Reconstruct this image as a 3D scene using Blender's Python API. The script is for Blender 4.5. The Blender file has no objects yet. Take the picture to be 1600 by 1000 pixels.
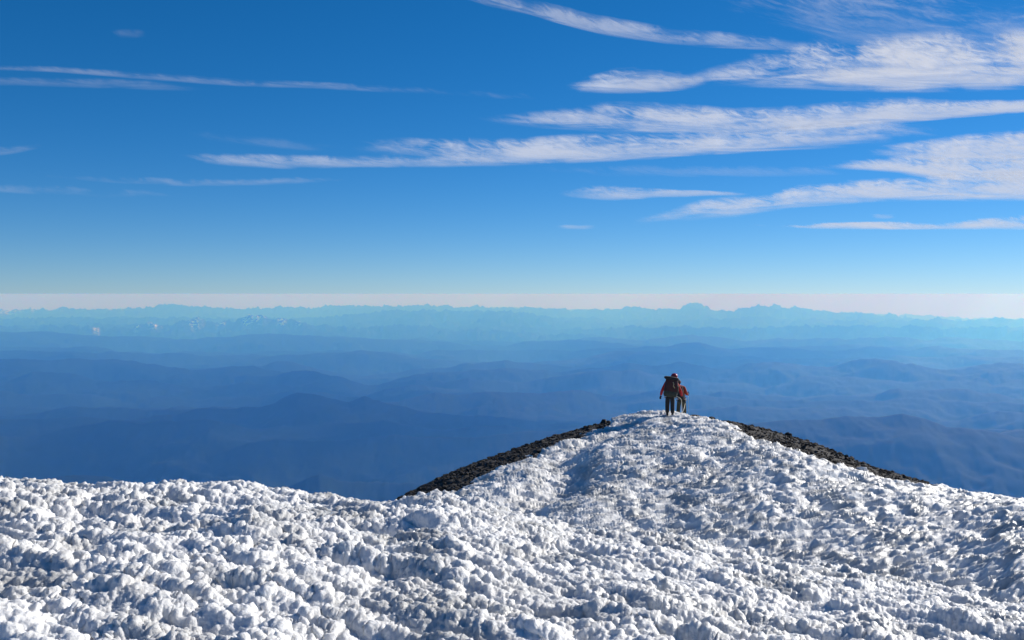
import bpy, bmesh, math, random
import numpy as np
from mathutils import Vector, Matrix

random.seed(7)
scene = bpy.context.scene
C = scene.collection
R = math.radians

# ------------------------------------------------------------------ camera
F_MM = 35.0
FPX = 1600 * F_MM / 36.0
HORIZ = 459.0                                   # eye level row (photo pixels)
PITCH = math.atan((500 - HORIZ) / FPX)
CAMZ = 0.0
cam_d = bpy.data.cameras.new("camera"); cam = bpy.data.objects.new("camera", cam_d); C.objects.link(cam)
cam_d.lens = F_MM; cam_d.sensor_width = 36; cam_d.clip_start = 0.1; cam_d.clip_end = 900000
cam.location = (0, 0, CAMZ); cam.rotation_euler = (R(90) - PITCH, 0, 0)
scene.camera = cam

# ------------------------------------------------------------------ light
SUN_EL, SUN_AZ = 23.0, 53.0                     # azimuth clockwise from the view direction (+Y)
world = bpy.data.worlds.new("World"); scene.world = world; world.use_nodes = True
wn = world.node_tree; wn.nodes.clear()
sky = wn.nodes.new('ShaderNodeTexSky'); sky.sky_type = 'NISHITA'; sky.sun_disc = False
sky.sun_elevation = R(SUN_EL); sky.sun_rotation = R(SUN_AZ)
sky.altitude = 3700; sky.air_density = 1.0; sky.dust_density = 0.4; sky.ozone_density = 8.0
hsv = wn.nodes.new('ShaderNodeHueSaturation'); hsv.inputs['Saturation'].default_value = 1.15
bg = wn.nodes.new('ShaderNodeBackground'); bg.inputs['Strength'].default_value = 0.106
gm = wn.nodes.new('ShaderNodeGamma'); gm.inputs['Gamma'].default_value = 0.9
wo = wn.nodes.new('ShaderNodeOutputWorld')
wn.links.new(sky.outputs[0], hsv.inputs['Color']); wn.links.new(hsv.outputs[0], gm.inputs[0]); wn.links.new(gm.outputs[0], bg.inputs[0]); wn.links.new(bg.outputs[0], wo.inputs[0])
sun_d = bpy.data.lights.new("sun", 'SUN'); sun_d.energy = 5.0; sun_d.angle = R(0.5); sun_d.color = (1.0, 0.95, 0.87)
sun = bpy.data.objects.new("sun", sun_d); C.objects.link(sun)
sd = Vector((math.sin(R(SUN_AZ)) * math.cos(R(SUN_EL)), math.cos(R(SUN_AZ)) * math.cos(R(SUN_EL)), math.sin(R(SUN_EL))))
sun.rotation_euler = sd.to_track_quat('Z', 'Y').to_euler()
scene.view_settings.view_transform = 'Standard'; scene.view_settings.look = 'None'
scene.view_settings.exposure = 0.16; scene.view_settings.gamma = 1
cy = scene.cycles
cy.use_denoising = True; cy.volume_bounces = 3; cy.max_bounces = 8; cy.transparent_max_bounces = 16
cy.sample_clamp_indirect = 4.0

# ------------------------------------------------------------------ noise
rng = np.random.RandomState(11)
PERM = rng.permutation(256).astype(np.int32); PERM = np.concatenate([PERM, PERM, PERM])
_g = rng.normal(size=(256, 3)); GR = (_g / np.linalg.norm(_g, axis=1)[:, None]).astype(np.float32)
RND = rng.rand(256, 3).astype(np.float32)

def _h(ix, iy, iz): return PERM[PERM[PERM[ix & 255] + (iy & 255)] + (iz & 255)]

def perlin(x, y, z=0.0):
    x, y, z = np.broadcast_arrays(np.asarray(x, np.float64), y, z)
    xi, yi, zi = np.floor(x), np.floor(y), np.floor(z)
    fx, fy, fz = (x - xi).astype(np.float32), (y - yi).astype(np.float32), (z - zi).astype(np.float32)
    xi, yi, zi = xi.astype(np.int64), yi.astype(np.int64), zi.astype(np.int64)
    u, v, w = [t * t * t * (t * (t * 6 - 15) + 10) for t in (fx, fy, fz)]
    out = np.zeros(x.shape, np.float32)
    for a in (0, 1):
        for b in (0, 1):
            for c in (0, 1):
                g = GR[_h(xi + a, yi + b, zi + c)]
                d = g[..., 0] * (fx - a) + g[..., 1] * (fy - b) + g[..., 2] * (fz - c)
                out += d * (u if a else 1 - u) * (v if b else 1 - v) * (w if c else 1 - w)
    return out * 1.5

def fbm(x, y, z=0.0, o=4, gain=0.5, lac=2.03, ridged=False):
    t, a, s = 0, 1.0, 0.0
    for i in range(o):
        n = perlin(x, y, z)
        if ridged: n = 1 - 2 * np.abs(n) * 1.3
        t = t + a * n; s += a
        a *= gain; x = np.asarray(x) * lac + 13.7; y = np.asarray(y) * lac + 7.3; z = np.asarray(z) * lac + 3.1
    return t / s

def worley(x, y, z):
    """rounded bumps: 1 at each cell's centre, falling to creases between them"""
    sh = x.shape; x = x.ravel(); y = y.ravel(); z = z.ravel()
    out = np.empty(x.shape, np.float32); CH = 400000
    for s in range(0, len(x), CH):
        X, Y, Z = x[s:s + CH], y[s:s + CH], z[s:s + CH]
        xi, yi, zi = np.floor(X).astype(np.int64), np.floor(Y).astype(np.int64), np.floor(Z).astype(np.int64)
        fx, fy, fz = (X - xi).astype(np.float32), (Y - yi).astype(np.float32), (Z - zi).astype(np.float32)
        best = np.full(X.shape, 9.0, np.float32)
        for a in (-1, 0, 1):
            for b in (-1, 0, 1):
                for c in (-1, 0, 1):
                    p = RND[_h(xi + a, yi + b, zi + c)]
                    d = (a + p[:, 0] - fx) ** 2 + (b + p[:, 1] - fy) ** 2 + (c + p[:, 2] - fz) ** 2
                    np.minimum(best, d, out=best)
        out[s:s + CH] = 1 - np.clip(best, 0, 1.0)
    return out.reshape(sh)

def sstep(a, b, x):
    t = np.clip((x - a) / (b - a), 0, 1); return t * t * (3 - 2 * t)

# ------------------------------------------------------------------ helpers
def mat(name): 
    m = bpy.data.materials.new(name); m.use_nodes = True
    return m, m.node_tree.nodes, m.node_tree.links, m.node_tree.nodes['Principled BSDF']

def grid_mesh(name, P, material, smooth=True, attrs=None, kind='structure', keep=None):
    """P: (rows, cols, 3) array of points -> one mesh object"""
    nr, nc = P.shape[:2]
    me = bpy.data.meshes.new(name)
    idx = np.arange(nr * nc, dtype=np.int32).reshape(nr, nc)
    q = np.stack([idx[:-1, :-1], idx[:-1, 1:], idx[1:, 1:], idx[1:, :-1]], -1)
    if keep is not None:
        q = q[keep[:-1, :-1] & keep[1:, 1:]]
    q = q.reshape(-1, 4); n = len(q)
    used = np.unique(q); remap = np.full(nr * nc, -1, np.int32); remap[used] = np.arange(len(used)); q = remap[q]
    V = P.reshape(-1, 3)[used].astype(np.float32)
    me.vertices.add(len(V)); me.vertices.foreach_set('co', V.ravel())
    me.loops.add(n * 4); me.loops.foreach_set('vertex_index', q.ravel().astype(np.int32))
    me.polygons.add(n); me.polygons.foreach_set('loop_start', np.arange(0, n * 4, 4, dtype=np.int32))
    me.polygons.foreach_set('use_smooth', np.full(n, smooth))
    for k, a in (attrs or {}).items():
        at = me.attributes.new(k, 'FLOAT', 'POINT'); at.data.foreach_set('value', a.ravel()[used].astype(np.float32))
    me.update(calc_edges=True); me.materials.append(material)
    o = bpy.data.objects.new(name, me); C.objects.link(o)
    if kind: o['kind'] = kind
    return o

def az_of(px): return math.atan2((px - 800) / FPX, math.cos(PITCH) + 0 * math.sin(PITCH))
def px_dir(px, py):
    """photo pixel -> azimuth, drop per metre of horizontal distance"""
    x = (px - 800) / FPX; v = (500 - py) / FPX
    fy = math.cos(PITCH) + v * math.sin(PITCH); fz = -math.sin(PITCH) + v * math.cos(PITCH)
    return math.atan2(x, fy), -fz / math.hypot(x, fy)
def curve(pts):
    """pixel polyline -> function azimuth -> drop per metre"""
    a = [px_dir(*p) for p in pts]; A = np.array([t[0] for t in a]); M = np.array([t[1] for t in a])
    return lambda az: np.interp(az, A, M)
def xcurve(pts):
    A = np.array([px_dir(p, 600)[0] for p, _ in pts]); V = np.array([v for _, v in pts], float)
    return lambda az: np.interp(az, A, V)
def smooth1(v, k):
    ker = np.hanning(k + 2)[1:-1]; ker /= ker.sum()
    return np.convolve(np.pad(v, k // 2 + 1, mode='edge'), ker, 'same')[k // 2 + 1:-(k // 2 + 1)]
def normals(P):
    du = np.gradient(P, axis=1); dv = np.gradient(P, axis=0)
    n = np.cross(du, dv); n /= np.linalg.norm(n, axis=2)[..., None] + 1e-12
    n[n[..., 2] < 0] *= -1
    return n

# ------------------------------------------------------------------ summit shape
E_EDGE = curve([(-400, 770), (0, 760), (80, 772), (130, 776), (190, 768), (300, 770), (380, 768), (480, 784), (600, 802), (650, 798), (700, 791),
                (760, 803), (830, 819), (900, 833), (1000, 845), (1100, 864), (1200, 884), (1300, 900), (1400, 920), (1500, 940), (1600, 958), (1900, 1010)])
SIL = curve([(-400, 1100), (0, 1060), (300, 960), (500, 850), (600, 792), (640, 770), (720, 732), (800, 704), (860, 683), (930, 664), (975, 656), (1010, 652), (1050, 650), (1090, 653),
             (1110, 656), (1140, 659), (1200, 671), (1260, 689), (1330, 716), (1400, 739), (1480, 768), (1530, 775), (1600, 784), (1800, 850), (2000, 900)])
SEDGE = curve([(-400, 1100), (500, 900), (640, 812), (680, 780), (715, 775), (740, 755), (770, 739), (800, 727), (840, 709), (870, 696), (920, 676), (950, 665), (965, 650), (1030, 640), (1095, 648),
               (1110, 659), (1150, 672), (1190, 691), (1240, 706), (1290, 726), (1350, 740), (1400, 751), (1440, 758), (1480, 766), (1500, 760), (2000, 800)])
RSIL = xcurve([(-400, 30), (500, 33), (700, 36), (900, 40), (1040, 42), (1200, 40), (1350, 38), (1480, 36), (1600, 34), (2000, 31)])
RE = 12.0
HN = 1.6

def prep(az):
    az1 = np.unique(np.clip(np.linspace(-0.9, 0.9, 3001), -0.9, 0.9))
    s = lambda f: np.interp(az, az1, smooth1(f(az1), 25))
    return s(E_EDGE), s(SIL), s(RSIL), s(SEDGE)

def base_z(az, r):
    """height of the bare summit under azimuth az, distance r"""
    mE, mS, Rs, _ = prep(np.clip(az, -0.88, 0.88))
    d = HN / RE ** 2; c = mE - 2 * HN / RE
    z1 = -(HN + c * r + d * r * r)
    m0 = mE + 0.12; r0 = RE + 8.0
    # from the near edge down into the dip, then up the dome
    t1 = sstep(RE, r0, r); ma = mE + (m0 - mE) * t1 ** 1.0
    up = np.clip((Rs - r) / (Rs - r0), 0, 1)
    m0b = np.maximum(m0, mS)
    mb = mS + (m0b - mS) * up ** 1.9
    m = np.where(r < r0, ma, mb)
    z2 = -m * r
    w = np.maximum(r - Rs, 0)
    z3 = -(mS * Rs + mS * w + 0.5 * w * w / (w + 25) * 1.1)
    z = np.where(r < RE, z1, np.where(r < Rs, z2, z3))
    # a shallow gully running up the left flank of the dome
    pxx = 800 + FPX * np.tan(np.clip(az, -.8, .8))
    for (r_, p_, dep, wid) in (((20, 40), (775, 1015), .42, .85), ((20, 38), (950, 1250), .10, .9), ((20, 36), (1180, 1420), .12, .8)):
        dd = (pxx - np.interp(r, r_, p_)) * r / FPX + .5 * np.sin(r * .9 + p_[0]) + .9
        z = z - dep * np.exp(-(dd / wid) ** 2) * sstep(18, 22, r) * (1 - sstep(36, 41, r))
    return z

# ------------------------------------------------------------------ materials of the ground
m_snow, n, l, b = mat('rime_snow')
geo = n.new('ShaderNodeNewGeometry')
nz = n.new('ShaderNodeTexNoise'); nz.inputs['Scale'].default_value = 1.3; nz.inputs['Detail'].default_value = 5
l.new(geo.outputs['Position'], nz.inputs['Vector'])
rp = n.new('ShaderNodeValToRGB'); rp.color_ramp.elements[0].position = 0.36; rp.color_ramp.elements[0].color = (0.58, 0.57, 0.54, 1)
rp.color_ramp.elements[1].position = 0.56; rp.color_ramp.elements[1].color = (0.87, 0.855, 0.825, 1)
l.new(nz.outputs['Fac'], rp.inputs[0]); l.new(rp.outputs[0], b.inputs['Base Color'])
rr = n.new('ShaderNodeMapRange'); rr.inputs[1].default_value = 0.35; rr.inputs[2].default_value = 0.6; rr.inputs[3].default_value = 0.3; rr.inputs[4].default_value = 0.6
l.new(nz.outputs['Fac'], rr.inputs[0]); l.new(rr.outputs[0], b.inputs['Roughness'])
n2 = n.new('ShaderNodeTexNoise'); n2.inputs['Scale'].default_value = 38; n2.inputs['Detail'].default_value = 4
l.new(geo.outputs['Position'], n2.inputs['Vector'])
bp = n.new('ShaderNodeBump'); bp.inputs['Strength'].default_value = 0.9; bp.inputs['Distance'].default_value = 0.015
l.new(n2.outputs['Fac'], bp.inputs['Height']); l.new(bp.outputs[0], b.inputs['Normal'])
b.inputs['Subsurface Weight'].default_value = 0.55; b.inputs['Subsurface Scale'].default_value = 0.035; b.inputs['Subsurface Radius'].default_value = (1, .95, .9); b.inputs['IOR'].default_value = 1.31

m_rock, n, l, b = mat('volcanic_rock')
geo = n.new('ShaderNodeNewGeometry')
nz = n.new('ShaderNodeTexNoise'); nz.inputs['Scale'].default_value = 2.2; nz.inputs['Detail'].default_value = 8
l.new(geo.outputs['Position'], nz.inputs['Vector'])
rp = n.new('ShaderNodeValToRGB'); rp.color_ramp.elements[0].position = 0.3; rp.color_ramp.elements[0].color = (0.013, 0.011, 0.0095, 1)
rp.color_ramp.elements[1].position = 0.75; rp.color_ramp.elements[1].color = (0.036, 0.028, 0.022, 1)
l.new(nz.outputs['Fac'], rp.inputs[0]); l.new(rp.outputs[0], b.inputs['Base Color']); b.inputs['Roughness'].default_value = 0.9

m_land, n, l, b = mat('forested_hills')
geo = n.new('ShaderNodeNewGeometry')
nz = n.new('ShaderNodeTexNoise'); nz.inputs['Scale'].default_value = 0.0009; nz.inputs['Detail'].default_value = 10; nz.inputs['Roughness'].default_value = 0.65
l.new(geo.outputs['Position'], nz.inputs['Vector'])
rp = n.new('ShaderNodeValToRGB'); rp.color_ramp.elements[0].position = 0.35; rp.color_ramp.elements[0].color = (0.004, 0.012, 0.009, 1)
rp.color_ramp.elements[1].position = 0.7; rp.color_ramp.elements[1].color = (0.009, 0.020, 0.014, 1)
l.new(nz.outputs['Fac'], rp.inputs[0])
at = n.new('ShaderNodeAttribute'); at.attribute_name = 'snow'
n3 = n.new('ShaderNodeTexNoise'); n3.inputs['Scale'].default_value = 0.0035; n3.inputs['Detail'].default_value = 6
l.new(geo.outputs['Position'], n3.inputs['Vector'])
md = n.new('ShaderNodeMath'); md.operation = 'MULTIPLY'; l.new(at.outputs['Fac'], md.inputs[0])
mr = n.new('ShaderNodeMapRange'); mr.inputs[1].default_value = 0.48; mr.inputs[2].default_value = 0.56; l.new(n3.outputs['Fac'], mr.inputs[0]); l.new(mr.outputs[0], md.inputs[1])
mx = n.new('ShaderNodeMix'); mx.data_type = 'RGBA'; l.new(md.outputs[0], mx.inputs[0]); l.new(rp.outputs[0], mx.inputs[6]); mx.inputs[7].default_value = (0.85, 0.87, 0.9, 1)
l.new(mx.outputs[2], b.inputs['Base Color']); b.inputs['Roughness'].default_value = 1.0; b.inputs['Specular IOR Level'].default_value = 0.1

# ------------------------------------------------------------------ haze (box round everything on the ground)
hm = bpy.data.materials.new('haze'); hm.use_nodes = True; hn = hm.node_tree.nodes; hl = hm.node_tree.links; hn.clear()
pv = hn.new('ShaderNodeVolumePrincipled'); ho = hn.new('ShaderNodeOutputMaterial'); hl.new(pv.outputs[0], ho.inputs['Volume'])
pv.inputs['Color'].default_value = (0.092, 0.35, 1.0, 1); pv.inputs['Absorption Color'].default_value = (1, 1, 1, 1)
pv.inputs['Density'].default_value = 4.3e-5; pv.inputs['Anisotropy'].default_value = 0.2
HB = 290000.0; HZ0 = -8300.0; HZ1 = 3.0
me = bpy.data.meshes.new('haze'); bmh = bmesh.new(); bmesh.ops.create_cube(bmh, size=1.0)
for v in bmh.verts: v.co = Vector((v.co.x * 2 * HB, v.co.y * 2 * HB, HZ1 if v.co.z > 0 else HZ0))
bmh.to_mesh(me); bmh.free(); me.materials.append(hm); hz = bpy.data.objects.new('haze', me); C.objects.link(hz); hz['kind'] = 'stuff'
hz['label'] = 'blue haze filling the air over the valleys and ridges'

# ------------------------------------------------------------------ distant land
def build_land():
    azf = np.arange(R(-33), R(33), R(0.055)); azc = np.arange(R(33), R(327), R(2.0))
    az = np.concatenate([azf, azc, [azf[0] + 2 * math.pi]])
    r = np.exp(np.arange(math.log(4500), math.log(265000), 0.0048))
    A, Rr = np.meshgrid(az, r); X = Rr * np.sin(A); Y = Rr * np.cos(A)
    wx = X / 1000; wy = Y / 1000
    warp = perlin(wx / 14, wy / 14, 3.3) * 5
    rid = fbm(wx / 13 + warp / 9, wy / (5 + wy * 0) + warp / 7, 1.7, o=8, ridged=True, gain=0.55)
    big = fbm(wx / 45, wy / 32, 9.1, o=3)
    z = -3640 + 430 * (rid + 0.15) + 450 * big + 60 * fbm(wx / 1.5, wy / 1.5, 5.0, o=3)
    z += sstep(42000, 110000, Rr) * (150 + 900 * np.clip(big + .3, 0, 1) * (rid + .5))
    snow = np.zeros_like(z)
    ridges = [  # distance, front slope, back slope, wobble, craggy, silhouette
        (11000, .30, .3, 300, 95, [(-300, 790), (30, 765), (60, 752), (90, 743), (130, 738), (165, 742), (210, 757), (260, 775), (420, 775), (455, 757), (480, 745), (500, 739), (530, 747), (570, 752), (640, 757), (700, 770), (900, 790), (1700, 800)]),
        (13800, .24, .28, 500, 105, [(-300, 790), (120, 762), (180, 744), (250, 723), (350, 706), (390, 694), (440, 687), (560, 685), (640, 681), (760, 681), (830, 673), (900, 668), (1000, 668), (1100, 668), (1195, 662), (1260, 656), (1310, 654), (1360, 651), (1410, 648), (1440, 655), (1480, 668), (1560, 673), (1600, 681), (1900, 690)]),
        (17200, .22, .25, 700, 120, [(-300, 650), (0, 655), (60, 655), (120, 650), (200, 654), (270, 650), (310, 639), (370, 638), (420, 630), (440, 619), (465, 613), (500, 617), (520, 623), (545, 630), (570, 621), (600, 628), (660, 641), (720, 650), (800, 655), (1000, 660), (1900, 690)]),
        (21500, .19, .22, 900, 140, [(-300, 640), (400, 640), (560, 632), (620, 627), (680, 613), (720, 618), (760, 612), (800, 613), (850, 616), (907, 609), (940, 618), (965, 621), (1025, 612), (1080, 616), (1140, 622), (1225, 628), (1300, 625), (1450, 622), (1520, 630), (1550, 629), (1600, 631), (1900, 640)]),
        (25500, .17, .2, 1000, 155, [(-300, 600), (0, 600), (50, 581), (110, 584), (150, 596), (220, 592), (300, 606), (380, 598), (460, 607), (520, 620), (570, 618), (600, 606), (640, 600), (700, 606), (760, 620), (1900, 640)]),
        (30000, .16, .2, 1300, 180, [(-300, 566), (0, 561), (30, 558), (62, 562), (85, 564), (110, 560), (170, 560), (210, 566), (300, 576), (400, 572), (560, 606), (590, 603), (620, 592), (650, 585), (720, 578), (790, 573), (830, 579), (870, 582), (950, 571), (975, 568), (1010, 571), (1060, 565), (1100, 572), (1145, 576), (1170, 568), (1225, 564), (1260, 568), (1300, 571), (1330, 564), (1355, 561), (1400, 566), (1450, 576), (1500, 577), (1530, 572), (1560, 567), (1600, 569), (1900, 570)]),
        (42000, .14, .15, 1800, 230, [(-300, 545), (0, 545), (100, 548), (250, 552), (400, 556), (500, 553), (565, 547), (610, 550), (660, 561), (760, 568), (900, 562), (960, 548), (1060, 552), (1200, 560), (1500, 556), (1900, 560)]),
        (57000, .12, .12, 2000, 210, [(-300, 525), (0, 520), (60, 518), (150, 524), (300, 530), (420, 522), (560, 528), (700, 535), (780, 545), (820, 534), (900, 530), (1000, 540), (1100, 545), (1300, 540), (1600, 548), (1900, 550)]),
        (78000, .14, .12, 1800, 850, [(-300, 518), (0, 512), (120, 514), (200, 518), (215, 514), (238, 509), (260, 514), (290, 506), (305, 501), (340, 509), (380, 501), (402, 496), (422, 503), (440, 501), (480, 508), (560, 516), (640, 512), (760, 520), (900, 527), (1000, 532), (1400, 540), (1900, 545)]),
        (102000, .09, .1, 2500, 850, [(-300, 500), (0, 499), (200, 500), (500, 500), (590, 490), (650, 486), (720, 490), (800, 488), (860, 500), (1000, 515), (1200, 520), (1600, 530), (1900, 530)]),
        (131000, .14, .1, 2000, 1150, [(-300, 488), (0, 488), (90, 484), (125, 486), (190, 487), (242, 481), (272, 478), (345, 485), (420, 484), (500, 482), (560, 480), (640, 480), (760, 482), (850, 485), (900, 488), (950, 487), (990, 482), (1010, 484), (1040, 487), (1058, 483), (1068, 478), (1085, 476), (1098, 480), (1108, 484), (1118, 485), (1145, 492), (1156, 485), (1180, 481), (1200, 480), (1240, 482), (1275, 484), (1295, 491), (1335, 493), (1400, 495), (1440, 501), (1520, 504), (1600, 510), (1900, 512)]),
        (190000, .10, .1, 2000, 1000, [(-300, 487), (0, 487), (200, 486), (500, 485), (700, 483), (780, 481), (830, 483), (920, 486), (1040, 488), (1130, 490), (1300, 492), (1400, 493), (1450, 495), (1510, 499), (1600, 500), (1900, 502)]),
    ]
    Re2 = 2 * 6371000 * 1.17
    nz_ = lambda k, x: fbm(np.asarray(x) / 240., k * 5.1 + .37, .9, o=5, gain=.55)
    for k, (D0, py, amp, cr) in enumerate([(15500, 668, 16, 90), (19300, 640, 18, 110), (23500, 614, 20, 120), (27700, 593, 18, 130), (35000, 574, 15, 150), (49000, 546, 12, 200), (67000, 529, 9, 400), (88000, 512, 6, 700), (112000, 500, 5, 700)]):
        xs = np.arange(-300, 1901, 12); ridges.append((D0, .17, .18, 700 + D0 * .02, cr, [(float(x), float(py - amp * 2.2 * v)) for x, v in zip(xs, nz_(k, xs))]))
    inside = (A > R(-40)) & (A < R(40))
    az_l = np.clip(np.where(A > math.pi, A - 2 * math.pi, A), -0.7, 0.7)
    for k, (D0, sf, sb, wob, crag, pts) in enumerate(ridges):
        cv = curve(pts); a1 = np.linspace(-0.72, 0.72, 4001)
        w1 = wob * perlin(a1 * 9, k * 3.7 + .5); D = D0 + np.interp(az_l, a1, w1)
        mm = np.interp(az_l, a1, smooth1(cv(a1), 9)); ms = np.interp(az_l, a1, smooth1(cv(a1), 301))
        crest = -mm * D + D * D / Re2; soft = -ms * D + D * D / Re2                       # curvature is taken off below
        t = Rr - D
        rough = fbm(wx / 6 + k, wy / 6, k * 2.2, o=6, ridged=True, gain=0.55)
        away = np.clip(np.abs(t) / (1500 + D0 * .03), 0, 1)
        aw = sstep(0, 1, np.abs(t) / (900 + D0 * .03)); crest = crest * (1 - aw) + soft * aw
        h = crest + crag * (fbm(wx / (.55 + D0 / 45000.), wy / 2.0, k + .3, o=5, ridged=D0 > 70000, gain=.6) * .9 - (.31 if D0 > 70000 else 0)) + away * (rough - 0.2) * (480 + D0 * .004) - 1.5 * np.where(t < 0, sf * -t, sb * t) * (0.75 + 0.25 * away)
        kk = 60.0
        z = np.where(h > z, h, z)
        PX = 800 + FPX * np.tan(np.clip(az_l, -.6, .6))
        if D0 in (78000, 131000):
            pk = [(214, 5), (240, 9), (303, 10), (345, 6), (385, 7), (402, 10), (440, 6), (468, 6), (150, 4)] if D0 == 78000 else [(8, 14), (45, 14), (88, 7), (172, 6), (190, 4)]
            g = sum(np.exp(-((PX - c) / w) ** 2) for c, w in pk)
            snow = np.maximum(snow, np.exp(-((t + 500) / 1300) ** 2) * g * 1.1 * (h > z - 1))
    z = z - Rr * Rr / Re2
    P = np.stack([X, Y, z + CAMZ], -1)
    grid_mesh('distant_hills', P, m_land, attrs={'snow': snow})
build_land()

# ------------------------------------------------------------------ summit rock and snow
def polar(azs, rs):
    A, Rr = np.meshgrid(azs, rs); return A, Rr
def wrap_az(fine, lim, coarse_to=180, fs=0.05, cs=2.0):
    f = np.arange(R(-fine), R(fine), R(fs)); m1 = np.arange(R(fine), R(lim), R(0.25)); m0 = -m1[::-1]
    c1 = np.arange(R(lim), R(coarse_to) + 1e-6, R(cs)); c0 = -c1[::-1]
    return np.unique(np.round(np.concatenate([c0, m0, f, m1, c1]), 9))

def soft_normals(P):
    nrm = normals(P)
    for _ in range(2):
        q = nrm.copy(); q[1:-1] += nrm[2:] + nrm[:-2]; q[:, 1:-1] += nrm[:, 2:] + nrm[:, :-2]; nrm = q / 5
    nrm[..., 2] += .45; nrm /= np.linalg.norm(nrm, axis=2)[..., None]
    return nrm

def snow_amount(A, Rr, X, Y):
    """>0 where snow lies over the rock (metres of cover before lumps)"""
    _, mS, Rs, mG = prep(np.clip(A, -0.88, 0.88))
    mE = prep(np.clip(A, -0.88, 0.88))[0]
    m0 = np.maximum(mE + 0.12, mS + 1e-4); r0 = RE + 8.0
    f = (mG - mS) / (m0 - mS)
    up = np.sign(f) * np.abs(np.clip(f, -1, 1)) ** (1 / 1.9)
    rg = np.where(f > 0, Rs - (Rs - r0) * up, Rs + 2.5)
    rg = np.maximum(rg, RE + 2.0) + 1.1
    rg = rg + 0.9 * fbm(X * .8, Y * .8, 2.0, o=4) + .7 * fbm(X * 3.1, Y * 2.2, 5.0, o=3)
    return (rg - Rr)

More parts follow.
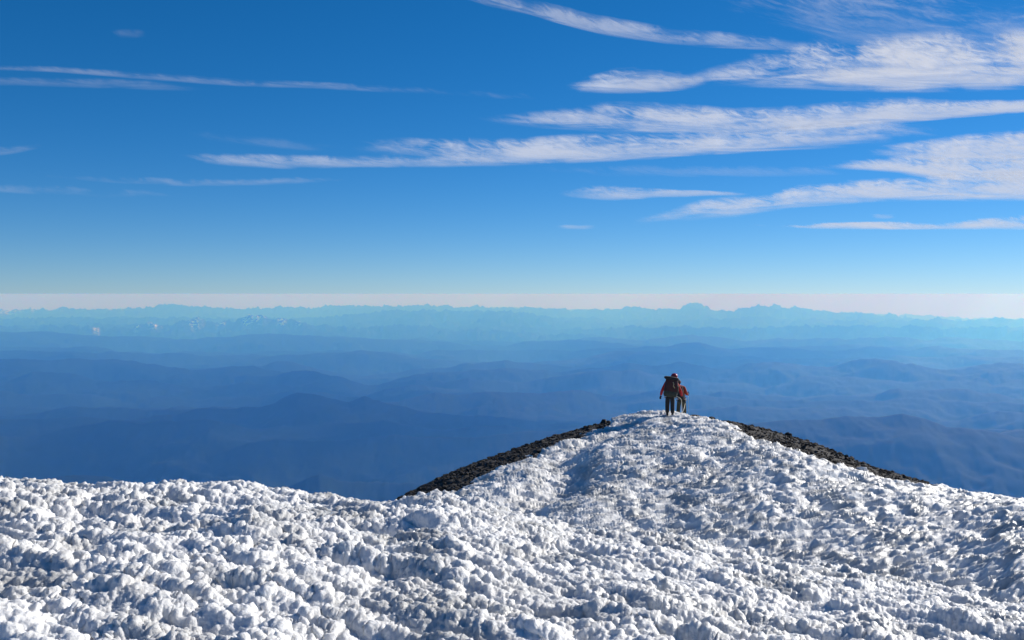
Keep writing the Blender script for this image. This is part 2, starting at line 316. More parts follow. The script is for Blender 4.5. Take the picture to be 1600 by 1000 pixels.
def build_summit():
    # --- bare volcanic slope, full circle, down to the hills
    az = wrap_az(32, 50, fs=0.07)
    rs = np.concatenate([np.arange(1.0, 13, .5), np.arange(13, 60, 0.09), np.exp(np.arange(math.log(60), math.log(7000), .05))])
    A, Rr = polar(az, rs); X = Rr * np.sin(A); Y = Rr * np.cos(A)
    z = base_z(A, Rr)
    bump = 0.10 * fbm(X * 1.1, Y * 1.1, 4.0, o=3) + 0.10 * worley(X * 2.3, Y * 2.3, X * 0) ** 2 + 0.05 * worley(X * 5.3, Y * 5.3, X * 0)
    z = z + (bump - 0.12) * sstep(12, 20, Rr) - 0.35 * (Rr < 14) - 0.8 * sstep(1.0, 3.5, snow_amount(A, Rr, X, Y))
    grid_mesh('rock_slope', np.stack([X, Y, z + CAMZ], -1), m_rock)
    # --- rime and snow cover
    az = wrap_az(31, 50, fs=0.05)
    rs = [1.2]
    while rs[-1] < 50:
        q = rs[-1]; rs.append(q + (q * 0.02 if q < 3.2 else q * 0.0034 if q < 12.5 else q * 0.0018 if q < 43 else q * .004))
    rs = np.array(rs); A, Rr = polar(az, rs); X = Rr * np.sin(A); Y = Rr * np.cos(A)
    bz = base_z(A, Rr)
    cov = snow_amount(A, Rr, X, Y)
    thick = sstep(-1.6, 1.4, cov) * 0.5 - 0.32          # dives under the rock past the edge
    dome = sstep(12.5, 17, Rr)                           # 0 foreground, 1 on the dome
    # foreground swell
    rw = fbm(X * .55 + .25 * Y, Y * 1.35 + .6 * X, 4.4, o=4, ridged=True)
    low = (1 - dome) * sstep(2.5, 5, Rr) * .125 * rw + 0.17 * fbm(X * .45, Y * .45, 8.0, o=3) * sstep(2.5, 5, Rr) * (1 - dome * .4)
    th = R(26); U = X * math.cos(th) + Y * math.sin(th); V = -X * math.sin(th) + Y * math.cos(th)
    wv = fbm(X * .9, Y * .9, 3.0, o=3)
    rows = .5 * fbm(U * .16 + wv * .15, V * .55 + wv * .3, 6.0, o=2) + .30 * fbm(U * .36 + wv * .12, V * 1.9 + wv * .35, 16.0, o=2, ridged=True) + .42 * fbm(U * .9 + wv * .2, V * 4.8 + wv * .7, 26.0, o=3, ridged=True, gain=.5)   # wind rows on the dome
    z = bz + low + thick + dome * (0.38 * rows + .10 * fbm(U * .15, V * .5, 1.2, o=2)) * sstep(-1, 1.5, cov)
    P = np.stack([X, Y, z], -1)
    Ux = U * .5; Vx = V
    def W(P, s, amp, off, stretch):
        nrm = soft_normals(P)
        ta = R(-22) * (1 - dome) + th * dome; ct, sn = np.cos(ta), np.sin(ta)
        pu = P[..., 0] * ct + P[..., 1] * sn; pv_ = -P[..., 0] * sn + P[..., 1] * ct
        st = 1.75 + (stretch - 1.75) * dome
        jx = perlin(pu / s / st * .7, pv_ / s * .7, off) * .5
        w = worley((pu / s / st + jx + off).astype(np.float64), (pv_ / s - jx + off).astype(np.float64), ((P[..., 2] - bz * dome) * (1 - .6 * dome) / s + off).astype(np.float64))
        return P + nrm * (w * amp)[..., None]
    m1 = sstep(-.45, .35, fbm(X * .7, Y * .7, 12.0, o=3))                 # icy flats against heaped rime
    m2 = sstep(-.4, .4, fbm(X * 2.1, Y * 2.1, 22.0, o=2))
    brk = lambda f, o_: .55 + .9 * np.clip(fbm(X * f, Y * f, o_, o=2) + .5, 0, 1.1)
    P = W(P, .27, brk(3.8, 31.) * .030 * (.4 + .8 * m1) * (1 - .9 * dome), 3.1, 2.6)
    P = W(P, .11, brk(7.8, 32.) * (.026 * (.1 + 1.1 * m1)) * (1 - .95 * dome), 7.7, 2.6)
    pu = (P[..., 0] * math.cos(th) + P[..., 1] * math.sin(th)) * (1 - .6 * dome); pv_ = (-P[..., 0] * math.sin(th) + P[..., 1] * math.cos(th)) * (1 + .2 * dome)
    nr = fbm(pu * 6.5, pv_ * 6.5, (P[..., 2] - bz * dome) * 6.5 * (1 - .6 * dome), o=4, ridged=True, gain=.6)
    P = P + soft_normals(P) * (nr * (.048 - .030 * dome) * (.4 + .8 * m2))[..., None]
    fd = sstep(12, 20, Rr)
    P = W(P, .13, .045 * dome * (.3 + .9 * m1), 9.9, 4.0)
    P = W(P, .057 + .028 * fd, brk(13., 33.) * ((.028 + .012 * fd) * (.08 + 1.12 * m2)) * (1 - .55 * fd), 1.9, 3.4)
    P = W(P, .032, (.019 * (.5 + .7 * m2)) * (1 - .55 * fd), 5.3, 2.4)
    P = P + soft_normals(P) * (fbm(P[..., 0] * 30, P[..., 1] * 30, P[..., 2] * 30, o=3) * .019 * (1 - .7 * fd))[..., None]
    P[..., 2] -= 0.26 + 0.02 * dome
    keep = (cov > -2.2)
    P[..., 2] += CAMZ
    grid_mesh('snow', P, m_snow, keep=keep)
    return P, A, Rr, cov
SNOW = build_summit()

# ------------------------------------------------------------------ things on the summit
def simple(name, col, rough=0.8, var=.25, scale=9.0, **kw):
    m, n, l, b = mat(name)
    t = n.new('ShaderNodeTexNoise'); t.inputs['Scale'].default_value = scale; t.inputs['Detail'].default_value = 5
    tc = n.new('ShaderNodeTexCoord'); l.new(tc.outputs['Object'], t.inputs['Vector'])
    r = n.new('ShaderNodeValToRGB'); r.color_ramp.elements[0].position = .3; r.color_ramp.elements[1].position = .7
    r.color_ramp.elements[0].color = tuple(c * (1 - var) for c in col) + (1,); r.color_ramp.elements[1].color = tuple(min(1, c * (1 + var)) for c in col) + (1,)
    l.new(t.outputs['Fac'], r.inputs[0]); l.new(r.outputs[0], b.inputs['Base Color']); b.inputs['Roughness'].default_value = rough
    return m
M = dict(red=simple('red_shell_fabric', (.50, .016, .012)), orange=simple('orange_red_fabric', (.42, .05, .016)), helmet=simple('red_helmet_shell', (.38, .012, .014), .35, .08),
         maroon=simple('maroon_pack_fabric', (.050, .014, .014)), black=simple('black_fabric', (.016, .016, .018)), olive=simple('olive_fabric', (.036, .040, .026)),
         dark=simple('charcoal_trousers', (.013, .014, .016)), skin=simple('skin', (.48, .27, .19), .5, .08), boot=simple('black_boot_leather', (.018, .017, .016), .5),
         tan=simple('tan_webbing', (.42, .33, .18)), rope=simple('cream_rope', (.62, .55, .42), .9, .2, 60), metal=simple('steel', (.45, .46, .48), .35, .1), cork=simple('dark_grip_foam', (.03, .03, .03)), hair=simple('dark_hair', (.03, .02, .015)))

def link(name, me, m, parent=None, smooth=True):
    me.materials.clear(); me.materials.append(m)
    for p in me.polygons: p.use_smooth = smooth
    me.name = name
    o = bpy.data.objects.new(name, me); C.objects.link(o)
    if parent: o.parent = parent
    return o

def skin_mesh(chains, sub=2):
    """chains: lists of (x, y, z, rx, ry); a chain may start with an index into the flat list of vertices to branch from"""
    co, rad, ed, roots = [], [], [], []
    for ch in chains:
        prev = None; ch = list(ch)
        if isinstance(ch[0], int): prev = ch.pop(0)
        else: roots.append(len(co))
        for p in ch:
            co.append(p[:3]); rad.append((p[3], p[4] if len(p) > 4 else p[3]))
            if prev is not None: ed.append((prev, len(co) - 1))
            prev = len(co) - 1
    me = bpy.data.meshes.new('skin'); me.from_pydata(co, ed, []); o = bpy.data.objects.new('skin', me); C.objects.link(o)
    o.modifiers.new('k', 'SKIN'); md = o.modifiers[0]; md.use_smooth_shade = True
    sv = me.skin_vertices[0].data
    for i, r in enumerate(rad): sv[i].radius = r
    for i in range(len(co)): sv[i].use_root = False
    for r in roots: sv[r].use_root = True
    ss = o.modifiers.new('s', 'SUBSURF'); ss.levels = ss.render_levels = sub
    dg = bpy.context.evaluated_depsgraph_get(); dg.update()
    out = bpy.data.meshes.new_from_object(o.evaluated_get(dg)); bpy.data.objects.remove(o)
    return out

def blob(center, size, bev=.3, jit=0, seed=0, rot=(0, 0, 0)):
    """rounded box / lump"""
    bm = bmesh.new(); bmesh.ops.create_cube(bm, size=1.0); bmesh.ops.subdivide_edges(bm, edges=bm.edges[:], cuts=5, use_grid_fill=True)
    rr = random.Random(seed); E = Matrix.Rotation(rot[2], 4, 'Z') @ Matrix.Rotation(rot[1], 4, 'Y') @ Matrix.Rotation(rot[0], 4, 'X')
    for v in bm.verts:
        c = v.co * 2; sp = c.normalized() * 1.18; q = c.lerp(sp, bev)
        q = Vector((q.x * size[0] / 2, q.y * size[1] / 2, q.z * size[2] / 2)) + Vector([rr.uniform(-jit, jit) for _ in range(3)])
        v.co = E @ q + Vector(center)
    me = bpy.data.meshes.new('b'); bm.to_mesh(me); bm.free(); return me

def tube(pts, r, seg=8):
    pts = [Vector(p) for p in pts]; bm = bmesh.new(); rings = []
    for i, p in enumerate(pts):
        t = (pts[min(i + 1, len(pts) - 1)] - pts[max(i - 1, 0)]).normalized(); a = t.orthogonal().normalized() if i == 0 else (a - t * a.dot(t)).normalized(); bb = t.cross(a)
        rad = r[i] if isinstance(r, (list, tuple)) else r
        rings.append([bm.verts.new(p + a * rad * math.cos(2 * math.pi * k / seg) + bb * rad * math.sin(2 * math.pi * k / seg)) for k in range(seg)])
    for A, B in zip(rings, rings[1:]):
        for k in range(seg): bm.faces.new((A[k], A[(k + 1) % seg], B[(k + 1) % seg], B[k]))
    bm.faces.new(rings[0][::-1]); bm.faces.new(rings[-1]); bmesh.ops.recalc_face_normals(bm, faces=bm.faces[:])
    me = bpy.data.meshes.new('t'); bm.to_mesh(me); bm.free(); return me

def lerp(a, b, t): return tuple(a[i] + (b[i] - a[i]) * t for i in range(3))
def hand_chain(w, h, grow, out):
    """palm and five bent fingers from wrist w to palm end h; out = thumb side"""
    w, h, out = Vector(w), Vector(h), Vector(out); d = (h - w).normalized(); side = (out - d * out.dot(d)).normalized(); nrm = d.cross(side)
    ch = [[(*w, .026 + grow), (*w.lerp(h, .5), .030 + grow, .022 + grow), (*h, .032 + grow, .020 + grow)]]
    for k, ln in enumerate((.070, .078, .074, .058)):
        b0 = h + side * (.027 - .018 * k); b1 = b0 + d * ln * .45 + nrm * .006; b2 = b1 + d * ln * .35 + nrm * ln * .22; b3 = b2 + d * ln * .12 + nrm * ln * .2
        ch.append([(*(b0 - d * .02), .010 + grow), (*b1, .0095 + grow), (*b2, .0085 + grow), (*b3, .0075 + grow)])
    t0 = w.lerp(h, .25) + side * .018; t1 = t0 + side * .026 + d * .026; t2 = t1 + d * .030 + side * .008
    ch.append([(*t0, .012 + grow), (*t1, .011 + grow), (*t2, .009 + grow)])
    return ch

def person(label, J, loc, rz, jacket, trousers, helmet):
    """J: joints; x right, y away from the camera (the way the person faces), z up"""
    root = bpy.data.objects.new('person', None); C.objects.link(root); root.location = loc; root.rotation_euler = (0, 0, rz)
    root['label'] = label; root['category'] = 'person'
    def torso(g, top=True):
        P, S, Ch, N = J['pelvis'], J['waist'], J['chest'], J['neck']
        c = [[(*P, .145 + g, .105 + g), (*S, .135 + g, .10 + g), (*Ch, .165 + g, .115 + g), (*N, .060 + g, .058 + g)]]
        return c
    # body: one continuous mesh from head to feet
    hd = J['head']; nk = J['neck']
    c = torso(0); c[0] += [(*lerp(nk, hd, .55), .062), (hd[0], hd[1] + .005, hd[2], .088, .092), (hd[0], hd[1], hd[2] + .075, .070, .075)]
    c.append([5, (hd[0], hd[1] + .088, hd[2] - .03, .018), (hd[0], hd[1] + .108, hd[2] - .035, .011)])       # nose
    for s_ in 'LR':
        c.append([2, (*J['sh' + s_], .060), (*lerp(J['sh' + s_], J['el' + s_], .5), .048), (*J['el' + s_], .040), (*lerp(J['el' + s_], J['wr' + s_], .5), .037), (*J['wr' + s_], .026)])
    for s_ in 'LR':
        c.append([0, (*J['hip' + s_], .085), (*lerp(J['hip' + s_], J['kn' + s_], .5), .075), (*J['kn' + s_], .055), (*lerp(J['kn' + s_], J['an' + s_], .4), .056), (*J['an' + s_], .038), (J['an' + s_][0], J['an' + s_][1] + .12, .035, .036, .028)])
    body = skin_mesh(c, 2)
    bm = bmesh.new(); bm.from_mesh(body)
    for s_, sx in (('L', 1), ('R', -1)):
        hm_ = skin_mesh(hand_chain(J['wr' + s_], J['ha' + s_], 0, (sx, .4, 0)), 1); bm.from_mesh(hm_); bpy.data.meshes.remove(hm_)
    for sx in (-1, 1):
        e = bmesh.ops.create_uvsphere(bm, u_segments=8, v_segments=6, radius=1)['verts']
        for v in e: v.co = Vector((v.co.x * .012, v.co.y * .02, v.co.z * .032)) + Vector((hd[0] + sx * .09, hd[1], hd[2] - .02))
    bm.to_mesh(body); bm.free(); link('body', body, M['skin'], root)
    for sx in (-1, 1):
        link('eye', blob((hd[0] + sx * .032, hd[1] + .083, hd[2] + .005), (.024, .016, .014), 1), M['black'], root)
    link('mouth', blob((hd[0], hd[1] + .085, hd[2] - .068), (.045, .012, .010), .8), M['maroon'], root)
    link('hair', blob((hd[0], hd[1] - .03, hd[2] - .01), (.185, .17, .19), .9), M['hair'], root)
    # jacket
    g = .022
    c = torso(g); c[0][0] = (*[J['pelvis'][0], J['pelvis'][1], J['pelvis'][2] - .06], .165, .125)
    c[0][-1] = (*J['neck'], .085, .08); c[0].append((*lerp(nk, hd, .45), .088, .085))
    for s_ in 'LR':
        m_ = lerp(J['el' + s_], J['wr' + s_], .5)
        c.append([2, (*J['sh' + s_], .088), (*lerp(J['sh' + s_], J['el' + s_], .5), .075), (*J['el' + s_], .064), (*m_, .060), (*J['wr' + s_], .046)])
    jk = link('jacket', skin_mesh(c, 2), jacket, root)
    link('hood', blob((hd[0] - .005, hd[1] - .085, hd[2] - .135), (.25, .15, .13), .85, .004, 3), jacket, jk)
    for s_, sx in (('L', 1), ('R', -1)):
        link('glove', skin_mesh(hand_chain(J['wr' + s_], J['ha' + s_], .006, (sx, .4, 0)), 1), M['black'], root)
    # trousers
    c = [[(*J['pelvis'], .150, .115), (J['pelvis'][0], J['pelvis'][1], J['pelvis'][2] - .05, .15, .12)]]
    for s_ in 'LR':
        c.append([1, (*J['hip' + s_], .105), (*lerp(J['hip' + s_], J['kn' + s_], .5), .108), (*J['kn' + s_], .092), (*lerp(J['kn' + s_], J['an' + s_], .5), .092), (J['an' + s_][0], J['an' + s_][1], J['an' + s_][2] + .03, .084)])
    link('trousers', skin_mesh(c, 2), trousers, root)
    for s_ in 'LR':
        a = J['an' + s_]
        bt = link('boot', skin_mesh([[(a[0], a[1] - .01, a[2] + .09, .060), (a[0], a[1] - .01, a[2] + .02, .056), (a[0], a[1] + .03, .055, .055, .05), (a[0], a[1] + .12, .045, .052, .040), (a[0], a[1] + .19, .040, .042, .032)]], 2), M['boot'], root)
        link('sole', blob((a[0], a[1] + .07, .012), (.105, .31, .03), .35), M['black'], bt)
    # helmet: a shell with a rim
    me = blob((hd[0], hd[1] - .005, hd[2] + .035), (.235, .265, .20), .95)
    for v in me.vertices: v.co.z = max(v.co.z, hd[2] - .015)
    hl_ = link('helmet', me, helmet, root)
    ring = [(hd[0] + .122 * math.cos(a), hd[1] - .005 + .137 * math.sin(a), hd[2] - .012) for a in np.linspace(0, 2 * math.pi, 25)]
    link('rim', tube(ring, .008), helmet, hl_)
    # harness
    P = J['pelvis']; ring = [(P[0] + .185 * math.cos(a), P[1] + .14 * math.sin(a), P[2] - .02) for a in np.linspace(0, 2 * math.pi, 29)]
    hs = link('harness', tube(ring, .022), M['black'], root)
    for s_ in 'LR':
        q = lerp(J['hip' + s_], J['kn' + s_], .28); ring = [(q[0] + .112 * math.cos(a), q[1] + .112 * math.sin(a), q[2] + .03 * math.cos(a) * (-1 if s_ == 'L' else 1)) for a in np.linspace(0, 2 * math.pi, 21)]
        link('leg_loop', tube(ring, .018), M['black'], hs)
    for k, (dx, dz) in enumerate(((-.20, -.09), (-.215, -.12), (.20, -.11))):
        link('carabiner', tube([(P[0] + dx + .022 * math.cos(a), P[1] - .03 - .03 * k, P[2] + dz + .045 * math.sin(a)) for a in np.linspace(0, 2 * math.pi, 13)], .006, 6), M['metal'], hs)
    return root

def backpack(label, loc, rz, ctr, w, h, d, lean, main, low, lid_m):
    root = bpy.data.objects.new('backpack', None); C.objects.link(root); root.location = loc; root.rotation_euler = (0, 0, rz)
    root['label'] = label; root['category'] = 'backpack'
    x, y, z = ctr
    link('pack_body', blob((x, y, z), (w, d, h), .38, .005, 1, (0, lean, 0)), main, root)
    link('base_compartment', blob((x - lean * h * .42, y - .012, z - h * .36), (w * 1.03, d * 1.02, h * .36), .5, .005, 2, (0, lean, 0)), low, root)
    tx, tz = x + lean * h * .5, z + h * .5
    lid = link('lid', blob((tx - .02, y - .01, tz), (w * 1.12, d * 1.15, h * .17), .5, .006, 3, (0, lean + .05, 0)), lid_m, root)
    link('buckle', blob((tx - .06, y - d * .6, tz - .05), (.03, .015, .04), .2), M['black'], lid)
    link('side_pocket', blob((x + w * .47, y, z - h * .12), (w * .22, d * .7, h * .42), .6, .004, 4, (0, lean, 0)), low, root)
    link('side_pocket', blob((x - w * .47, y, z - h * .15), (w * .20, d * .7, h * .36), .6, .004, 5, (0, lean, 0)), low, root)
    for sx in (-1, 1):
        link('compression_strap', tube([(x + sx * w * .22 + lean * t, y - d * .53 + .01 * abs(t) * 4, z + t) for t in np.linspace(-h * .42, h * .45, 9)], .011, 6), M['black'], root)
        link('shoulder_strap', tube([(x + sx * .14, y + d * .45, z + h * .30), (x + sx * .15, y + d * .5 + .10, z + h * .42), (x + sx * .15, y + d * .5 + .24, z + h * .30), (x + sx * .16, y + d * .5 + .28, z), (x + sx * .17, y + d * .5 + .12, z - h * .28)], .02, 8), M['black'], root)
    link('hip_belt', tube([(x - .04 + .20 * math.cos(a), y + d * .5 + .09 + .15 * math.sin(a), z - h * .42) for a in np.linspace(0, 2 * math.pi, 25)], .032, 8), M['black'], root)
    return root

def ground_at(px, r):
    az = px_dir(px, 600)[0]; x, y = r * math.sin(az), r * math.cos(az)
    P = SNOW[0].reshape(-1, 3); d = (P[:, 0] - x) ** 2 + (P[:, 1] - y) ** 2
    k = d < .13 ** 2
    return Vector((x, y, float(np.percentile(P[k, 2], 75)) if k.any() else float(base_z(np.array([az]), np.array([r]))[0]))), -az

S = 41.0 / FPX
L1, rz1 = ground_at(1047, 40.6); L1.z -= .01
J1 = dict(pelvis=(0, 0, .92), waist=(.02, .02, 1.08), chest=(.06, .05, 1.32), neck=(.13, .08, 1.48), head=(.165, .11, 1.61),
          shL=(-.15, .05, 1.37), elL=(-.31, .0, 1.08), wrL=(-.37, .06, .86), haL=(-.385, .09, .78),
          shR=(.27, .05, 1.33), elR=(.42, .0, 1.05), wrR=(.48, .06, .84), haR=(.49, .09, .76),
          hipL=(-.09, 0, .86), knL=(-.105, .09, .48), anL=(-.105, .04, .10), hipR=(.09, 0, .86), knR=(.10, .03, .48), anR=(.10, -.08, .10))
person('nearer climber seen from behind in red jacket and helmet, arms hanging out', J1, L1, rz1, M['red'], M['dark'], M['helmet'])
bp1 = backpack('large dark maroon and olive backpack worn by the red helmeted climber in front', L1, rz1, (.045, -.20, 1.22), .50, .72, .26, .10, M['maroon'], M['olive'], M['black'])
link('sling', tube([(.12, -.35, 1.44), (.15, -.36, 1.36), (.13, -.36, 1.28), (.19, -.35, 1.20)], .018, 6), M['tan'], bp1)

L2, rz2 = ground_at(1065, 44.25)
J2 = dict(pelvis=(0, 0, .90), waist=(-.01, .02, 1.06), chest=(-.04, .05, 1.28), neck=(-.12, .08, 1.40), head=(-.16, .12, 1.52),
          shL=(-.22, .05, 1.30), elL=(-.32, .05, 1.03), wrL=(-.30, .20, .90), haL=(-.29, .27, .87),
          shR=(.12, .05, 1.30), elR=(.22, -.02, 1.04), wrR=(.26, .17, 1.02), haR=(.27, .25, 1.03),
          hipL=(-.09, 0, .84), knL=(-.13, .07, .47), anL=(-.15, 0, .10), hipR=(.09, 0, .84), knR=(.12, .10, .47), anR=(.14, 0, .10))
person('climber in orange red jacket half hidden beyond the first, gripping a pole', J2, L2, rz2, M['orange'], M['olive'], M['maroon'])
backpack('smaller dark backpack worn by the climber farther away, mostly hidden', L2, rz2, (-.07, -.17, 1.12), .28, .46, .18, -.08, M['black'], M['black'], M['maroon'])

def pole(label, loc, rz, top, foot):
    root = bpy.data.objects.new('trekking_pole', None); C.objects.link(root); root.location = loc; root.rotation_euler = (0, 0, rz); root['label'] = label; root['category'] = 'trekking pole'
    t, f = Vector(top), Vector(foot)
    link('shaft', tube([t, t.lerp(f, .5), f], [.009, .008, .006]), M['metal'], root)
    link('grip', tube([t + (t - f).normalized() * .04, t, t.lerp(f, .12), t.lerp(f, .14)], [.02, .017, .017, .012]), M['cork'], root)
    c = t.lerp(f, .95); link('basket', tube([c + Vector((0, 0, .004)), c - Vector((0, 0, .004))], .04, 12), M['black'], root)
    link('wrist_strap', tube([t + Vector((.05 * math.sin(a), .02 * math.sin(a), -.06 + .06 * math.cos(a))) for a in np.linspace(0, 2 * math.pi, 13)], .006, 6), M['black'], root)
pole('thin trekking pole planted upright in the snow to the right of the climbers', L2, rz2, (.285, .24, 1.10), (.33, .26, 0))

# rope: a slack loop hanging between the two harnesses
W1 = Matrix.Translation(L1) @ Matrix.Rotation(rz1, 4, 'Z'); W2 = Matrix.Translation(L2) @ Matrix.Rotation(rz2, 4, 'Z')
a0 = W1 @ Vector((.20, -.16, .86)); a1 = W1 @ Vector((.44, -.02, .72)); a2 = W1 @ Vector((.47, .3, .25)); a3 = W1 @ Vector((.50, .5, .12)); a4 = W1 @ Vector((.56, .8, .22)); a5 = W2 @ Vector((.15, -.16, .6)); a6 = W2 @ Vector((.19, -.14, .88))
pts = [a0, a1, a2, a3, a4, a5, a6]; cr = []
for i in range(len(pts) - 1):
    p0, p1, p2, p3 = pts[max(i - 1, 0)], pts[i], pts[i + 1], pts[min(i + 2, len(pts) - 1)]
    for t in np.linspace(0, 1, 8, endpoint=False):
        cr.append(.5 * ((2 * p1) + (p2 - p0) * t + (2 * p0 - 5 * p1 + 4 * p2 - p3) * t * t + (3 * p1 - p0 - 3 * p2 + p3) * t ** 3))
cr.append(pts[-1]); o = link('rope', tube(cr, .013, 8), M['rope']); o['label'] = 'slack pale climbing rope looping down between the two climbers'; o['category'] = 'rope'

# stones
def rock_me(r, seed, flat=.7, sub=2, rough=.28):
    rr = np.random.RandomState(seed); bm = bmesh.new(); bmesh.ops.create_icosphere(bm, subdivisions=sub, radius=1)
    P = np.array([v.co[:] for v in bm.verts])
    for _ in range(7):
        d = rr.normal(size=3); d /= np.linalg.norm(d); c = rr.uniform(.55, .85); t = P @ d; P -= np.outer(np.maximum(t - c, 0), d) * .9
    P *= 1 + rough * perlin(P[:, 0] * 1.7 + seed, P[:, 1] * 1.7, P[:, 2] * 1.7)[:, None]
    P *= np.array([rr.uniform(.8, 1.3), rr.uniform(.8, 1.2), flat]) * r
    for v, p in zip(bm.verts, P): v.co = p
    me = bpy.data.meshes.new('rock'); bm.to_mesh(me); bm.free(); return me
def on_dome(px, back=0.0):
    az = px_dir(px, 600)[0]; rs_ = float(RSIL(az)) - back
    return Vector((rs_ * math.sin(az), rs_ * math.cos(az), float(base_z(np.array([az]), np.array([rs_]))[0])))
for (px, py, sz, fl, sd, lab) in [(1087, 650, .24, .45, 5, 'flat black rock on the crest just right of the climbers'),
                                  (944, 659, .17, .8, 8, 'small dark rock on the skyline left of the snow crest'),
                                  (1113, 655, .20, .6, 12, 'dark rock where the right band of scree meets the crest'),
                                  (1232, 676, .14, .8, 15, 'small dark stone standing up on the right scree skyline')]:
    p = on_dome(px); o = link('rock', rock_me(sz, sd, fl), m_rock, smooth=False); o.location = p + Vector((0, 0, sz * fl * .35)); o['label'] = lab; o['category'] = 'rock'
for (px, back, sz, sd, lab) in [(1101, .3, .16, 31, 'small white ice lump beside the dark rock right of the climbers'), (1350, 1.2, .20, 32, 'leftmost white ice lump on the lower right scree edge'), (1418, 1.0, .17, 33, 'middle white ice lump on the lower right scree edge'), (1446, .8, .21, 34, 'rightmost white ice lump on the lower right scree edge')]:
    p = on_dome(px, back + 1.5) - Vector((0, 0, .12)); o = link('ice_chunk', rock_me(sz, sd, .8, 4, .7), m_snow); o.location = p + Vector((0, 0, sz * .45)); o['label'] = lab; o['category'] = 'ice chunk'; o['group'] = 'loose ice lumps on the scree'

def scree():
    rr = np.random.RandomState(5); protos = []
    for k in range(8):
        me = rock_me(1, 40 + k, .75, 1, .4); protos.append((np.array([v.co[:] for v in me.vertices]), np.array([p.vertices[:] for p in me.polygons])))
    N = 20000; px = rr.uniform(560, 1560, N); az = np.arctan2((px - 800) / FPX, 1.0); Rs = RSIL(az); r = Rs + 1.2 - rr.uniform(0, 1, N) ** 1.2 * 20
    X = r * np.sin(az); Y = r * np.cos(az); cov = snow_amount(az, r, X, Y); z = base_z(az, r)
    ok = (cov < .9) & (r > 18); V, F, n0 = [], [], 0
    sz = np.exp(rr.normal(-3.5, .5, N)).clip(.012, .12)
    for i in np.where(ok)[0]:
        v, f = protos[i % 8]; a = rr.uniform(0, 6.28); c, s_ = math.cos(a), math.sin(a)
        q = v * sz[i]; q = np.stack([q[:, 0] * c - q[:, 1] * s_, q[:, 0] * s_ + q[:, 1] * c, q[:, 2]], 1) + (X[i], Y[i], z[i] + sz[i] * .25)
        V.append(q); F.append(f + n0); n0 += len(v)
    V = np.concatenate(V); F = np.concatenate(F); me = bpy.data.meshes.new('scree'); me.from_pydata(V.tolist(), [], F.tolist())
    o = link('scree', me, m_rock, smooth=False); o['kind'] = 'stuff'; o['label'] = 'dark volcanic rubble strewn over the bare flanks of the crest'
scree()

# ------------------------------------------------------------------ clouds
m_cloud, n, l, b = mat('cirrus'); n.remove(b)
def A_(name):
    q = n.new('ShaderNodeAttribute'); q.attribute_name = name; return q.outputs['Fac']
def M_(op, a, b=None, c=None):
    q = n.new('ShaderNodeMath'); q.operation = op
    for i, v in enumerate((a, b, c)):
        if v is None: continue
        if isinstance(v, (int, float)): q.inputs[i].default_value = v
        else: l.new(v, q.inputs[i])
    return q.outputs[0]
cu, cv_, ends, vn, den = A_('along'), A_('across'), A_('ends'), A_('side'), A_('cover')
def noise_(su, sv, sc, det, ro, off, dist=0.0, shear=0.0):
    c = n.new('ShaderNodeCombineXYZ'); l.new(M_('MULTIPLY', M_('MULTIPLY_ADD', cv_, shear, cu), su), c.inputs[0]); l.new(M_('MULTIPLY', cv_, sv), c.inputs[1]); l.new(M_('MULTIPLY', den, off), c.inputs[2])
    t = n.new('ShaderNodeTexNoise'); t.inputs['Scale'].default_value = sc; t.inputs['Detail'].default_value = det; t.inputs['Roughness'].default_value = ro; t.inputs['Distortion'].default_value = dist
    l.new(c.outputs[0], t.inputs['Vector']); return M_('SUBTRACT', t.outputs['Fac'], .5)
n_big = noise_(1, 1.5, .9, 3, .5, 17.3)
n_streak = noise_(1, 7, .8, 6, .55, 31.7, .9, -3.5)
n_fine = noise_(1, 2.0, 4.5, 7, .6, 11.3, 1.2, -2.0)
vw = M_('ADD', vn, M_('ADD', M_('MULTIPLY', n_big, 1.6), M_('MULTIPLY', n_fine, .9)))
env = M_('MULTIPLY', M_('SUBTRACT', 1.0, M_('MULTIPLY', vw, vw)), ends)
edge = M_('MULTIPLY', M_('SUBTRACT', 1.0, M_('MULTIPLY', vn, vn)), ends)
body = M_('ADD', M_('MULTIPLY', env, 1.0), M_('ADD', M_('MULTIPLY', n_streak, 1.9), M_('ADD', M_('MULTIPLY', n_fine, 1.0), M_('MULTIPLY_ADD', n_big, 1.2, M_('MULTIPLY_ADD', den, .55, -.54)))))
mr = n.new('ShaderNodeMapRange'); mr.interpolation_type = 'SMOOTHSTEP'; mr.inputs[1].default_value = -.1; mr.inputs[2].default_value = 1.25; l.new(body, mr.inputs[0])
mr2 = n.new('ShaderNodeMapRange'); mr2.interpolation_type = 'SMOOTHSTEP'; mr2.inputs[1].default_value = 0.0; mr2.inputs[2].default_value = .55; l.new(edge, mr2.inputs[0])
alpha = M_('MULTIPLY', M_('MULTIPLY', M_('MULTIPLY', mr.outputs[0], den), mr2.outputs[0]), A_('sheet'))
tr = n.new('ShaderNodeBsdfTransparent'); tl = n.new('ShaderNodeBsdfTranslucent'); df = n.new('ShaderNodeBsdfDiffuse')
tl.inputs[0].default_value = (1, 1, 1, 1); df.inputs[0].default_value = (1, 1, 1, 1)
ad = n.new('ShaderNodeMixShader'); ad.inputs[0].default_value = .12; l.new(tl.outputs[0], ad.inputs[1]); l.new(df.outputs[0], ad.inputs[2])
ms_ = n.new('ShaderNodeMixShader'); l.new(alpha, ms_.inputs[0]); l.new(tr.outputs[0], ms_.inputs[1]); l.new(ad.outputs[0], ms_.inputs[2])
l.new(ms_.outputs[0], n['Material Output'].inputs['Surface'])
m_cloud.cycles.emission_sampling = 'NONE'
CLOUD_H = 6500.0

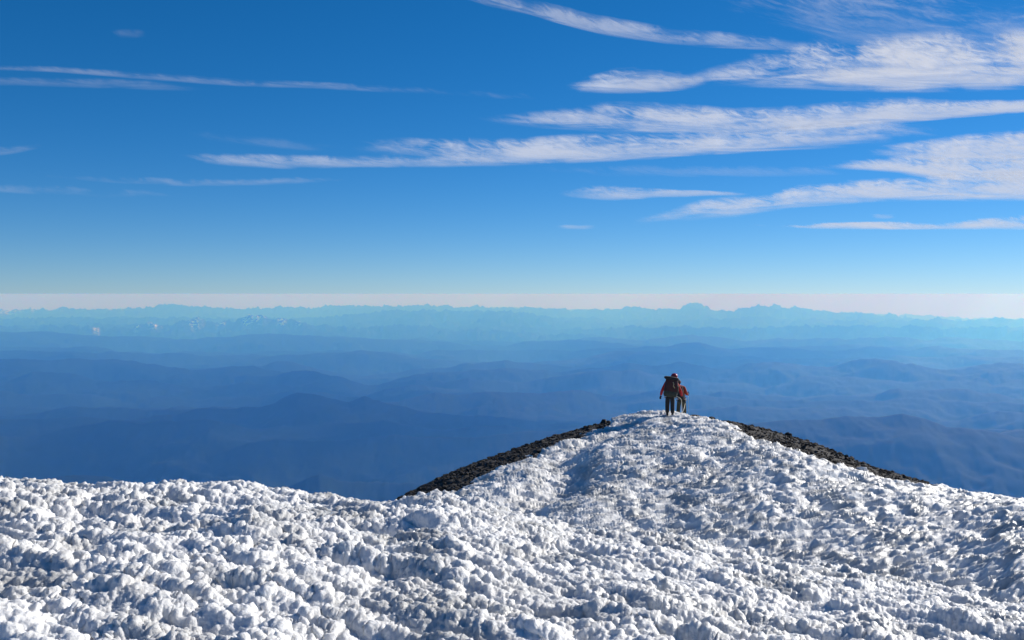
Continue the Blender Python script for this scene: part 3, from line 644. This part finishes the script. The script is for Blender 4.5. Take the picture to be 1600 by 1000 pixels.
def cloud(label, dens, pts, group=None, up=1.0, dn=1.0):
    """pts: (px, py, half height) along the streak; laid out at cirrus height as a thin lens of real thickness"""
    px = np.array([p[0] for p in pts], float); py = np.array([p[1] for p in pts], float); hw = np.array([p[2] for p in pts], float)
    nu = max(24, int((px[-1] - px[0]) / 6)); u = np.linspace(px[0], px[-1], nu)
    k = min(9, nu // 3) | 1
    yc = smooth1(np.interp(u, px, py), k); h = smooth1(np.interp(u, px, hw), k)
    v = np.linspace(-1, 1, 15)
    P = np.zeros((nu, 15, 3)); body = np.zeros((nu, 15)); T = np.zeros((nu, 15))
    s = (u - u[0]) / (u[-1] - u[0]); tap = np.minimum(1, np.minimum(s / .3, (1 - s) / .3)) if u[-1] < 1640 else np.minimum(1, s / .35)
    if u[0] < -40: tap = np.minimum(1, (1 - s) / .35)
    for i in range(nu):
        for j in range(15):
            y = yc[i] + (v[j] * h[i] * 1.9) * (up if v[j] < 0 else dn)
            az, mm = px_dir(u[i], y); r = CLOUD_H / -mm
            P[i, j] = (r * math.sin(az), r * math.cos(az), CLOUD_H)
            body[i, j] = max(0, 1 - v[j] ** 2) * tap[i]
            T[i, j] = 130 * body[i, j] * min(1, h[i] / 12)
    top = P.copy(); top[..., 2] += T; bot = P.copy(); bot[..., 2] -= T
    allP = np.concatenate([top, bot[:, ::-1][:, 1:]], 1); allP = np.concatenate([allP[:, :-1], allP[:, :1]], 1)
    uu = np.repeat(((u - 800) / 100)[:, None], allP.shape[1], 1); vv = (v[None, :] * h[:, None] * 1.9) / 100
    wrap = lambda a: np.concatenate([np.concatenate([a, a[:, ::-1][:, 1:]], 1)[:, :-1], a[:, :1]], 1)
    o = grid_mesh('cirrus_cloud', allP, m_cloud, kind=None, attrs=dict(along=uu, across=wrap(vv + yc[:, None] / 100 * .3), ends=wrap(np.repeat(tap[:, None] ** .7, 15, 1)), side=wrap(np.repeat(v[None, :], nu, 0)), cover=np.full(uu.shape, dens), sheet=np.concatenate([np.full((nu, 14), .25), np.full((nu, uu.shape[1] - 14), 1.0)], 1)))
    o['label'] = label; o['category'] = 'cloud'
    if group: o['group'] = group
    return o
G = 'cirrus clouds streaking across the blue sky'
cloud('long thin white streak curving down from the top edge towards the biggest cloud', .5, [(690, -14, 7), (760, -2, 8), (820, 8, 8), (930, 38, 9), (1050, 57, 8), (1200, 67, 7), (1310, 76, 5)], G)
cloud('biggest and brightest white cloud, widest at the upper right', .97, [(1060, 128, 5), (1120, 120, 9), (1180, 112, 15), (1250, 106, 21), (1330, 103, 24), (1420, 103, 25), (1520, 98, 27), (1600, 97, 26), (1760, 95, 26)], G, up=1.15, dn=.95)
cloud('small feathery wisp just left of the biggest white cloud', .68, [(880, 137, 4), (920, 132, 8), (980, 124, 13), (1040, 127, 10), (1120, 127, 5)], G)
cloud('long bright white band right under the biggest cloud', .82, [(740, 187, 3), (800, 187, 6), (870, 186, 10), (950, 183, 14), (1050, 185, 14), (1150, 190, 12), (1250, 185, 12), (1350, 175, 13), (1420, 171, 12), (1500, 170, 8), (1600, 166, 6), (1760, 160, 5)], G)
cloud('long puffy white band of small tufts below the long bright band', .8, [(545, 230, 6), (590, 230, 8), (640, 230, 9), (720, 235, 12), (800, 238, 13), (900, 232, 13), (1000, 228, 13), (1100, 222, 12), (1200, 216, 12), (1300, 208, 14), (1380, 202, 14), (1430, 204, 9), (1478, 208, 6)], G)
cloud('smooth pale streak tapering left beneath the tufted band', .45, [(240, 243, 3), (350, 249, 6), (450, 253, 7), (560, 252, 6), (700, 252, 6), (900, 254, 3)], G)
cloud('white cloud cut by the right edge, topmost of the stack there', .87, [(1350, 236, 4), (1420, 235, 8), (1480, 234, 12), (1540, 230, 14), (1600, 228, 15), (1760, 224, 16)], G)
cloud('white cloud cut by the right edge, in the middle of the stack there', .87, [(1270, 259, 2), (1350, 257, 6), (1430, 259, 10), (1520, 264, 12), (1600, 262, 14), (1760, 262, 14)], G)
cloud('long ragged white cloud rising to the right, lowest of the thick ones', .82, [(980, 348, 3), (1040, 338, 6), (1100, 327, 10), (1150, 323, 10), (1200, 317, 8), (1260, 304, 11), (1330, 300, 11), (1420, 296, 11), (1500, 290, 14), (1600, 290, 15), (1760, 288, 15)], G)
cloud('thin flat white streak closest above the hazy horizon on the right', .8, [(1150, 354, 2), (1300, 353, 3.5), (1450, 352, 4), (1540, 349, 5.5), (1600, 348, 7), (1760, 346, 7)], G)
cloud('small tufted wisp alone in mid sky right of centre', .55, [(870, 303, 3), (900, 302, 6), (940, 301, 8), (980, 302, 6), (1060, 303, 4), (1180, 303, 2)], G)
cloud('long faint streak sloping gently across the upper left sky', .24, [(-60, 104, 2.5), (80, 108, 3), (250, 120, 4), (400, 130, 4), (550, 136, 3.5), (700, 143, 4), (880, 156, 5)], G)
cloud('very faint thin streak just under the long one at upper left', .14, [(-60, 126, 4), (150, 130, 5), (350, 138, 4)], G)
cloud('short faint wisp touching the left edge at mid height of the sky', .18, [(-60, 242, 4), (0, 237, 5), (40, 231, 4), (80, 226, 3)], G)
cloud('faint narrow streak above the smooth pale one on the left', .12, [(250, 205, 4), (340, 214, 6), (430, 224, 6), (560, 234, 4)], G)
cloud('faint streak low on the left, curving up at its right end', .2, [(20, 270, 3), (150, 280, 4), (300, 285, 4), (430, 284, 4), (500, 281, 4), (590, 278, 3)], G)
cloud('lowest faint streak at the left edge', .14, [(-60, 293, 4), (60, 297, 5), (160, 301, 5), (320, 302, 3)], G)
cloud('wide thin veil of streaks crossing the top right corner', .28, [(1050, -34, 16), (1200, 0, 24), (1320, 26, 30), (1450, 36, 32), (1600, 40, 32), (1760, 44, 30)], G)
cloud('pale veil hanging under the tufted band', .14, [(780, 262, 4), (950, 266, 6), (1100, 268, 6), (1300, 268, 5), (1420, 264, 3)], G)
cloud('tiny faint wisp high in the left corner of the sky', .08, [(170, 53, 4), (200, 53, 5), (235, 54, 4)], G)
cloud('tiny flat wisp just above the horizon streak on the right', .32, [(1355, 338, 2), (1380, 338, 3), (1405, 338, 2)], G)
cloud('tiny flat wisp low in the sky near the centre', .26, [(865, 355, 2), (900, 355, 3), (935, 355, 2)], G)
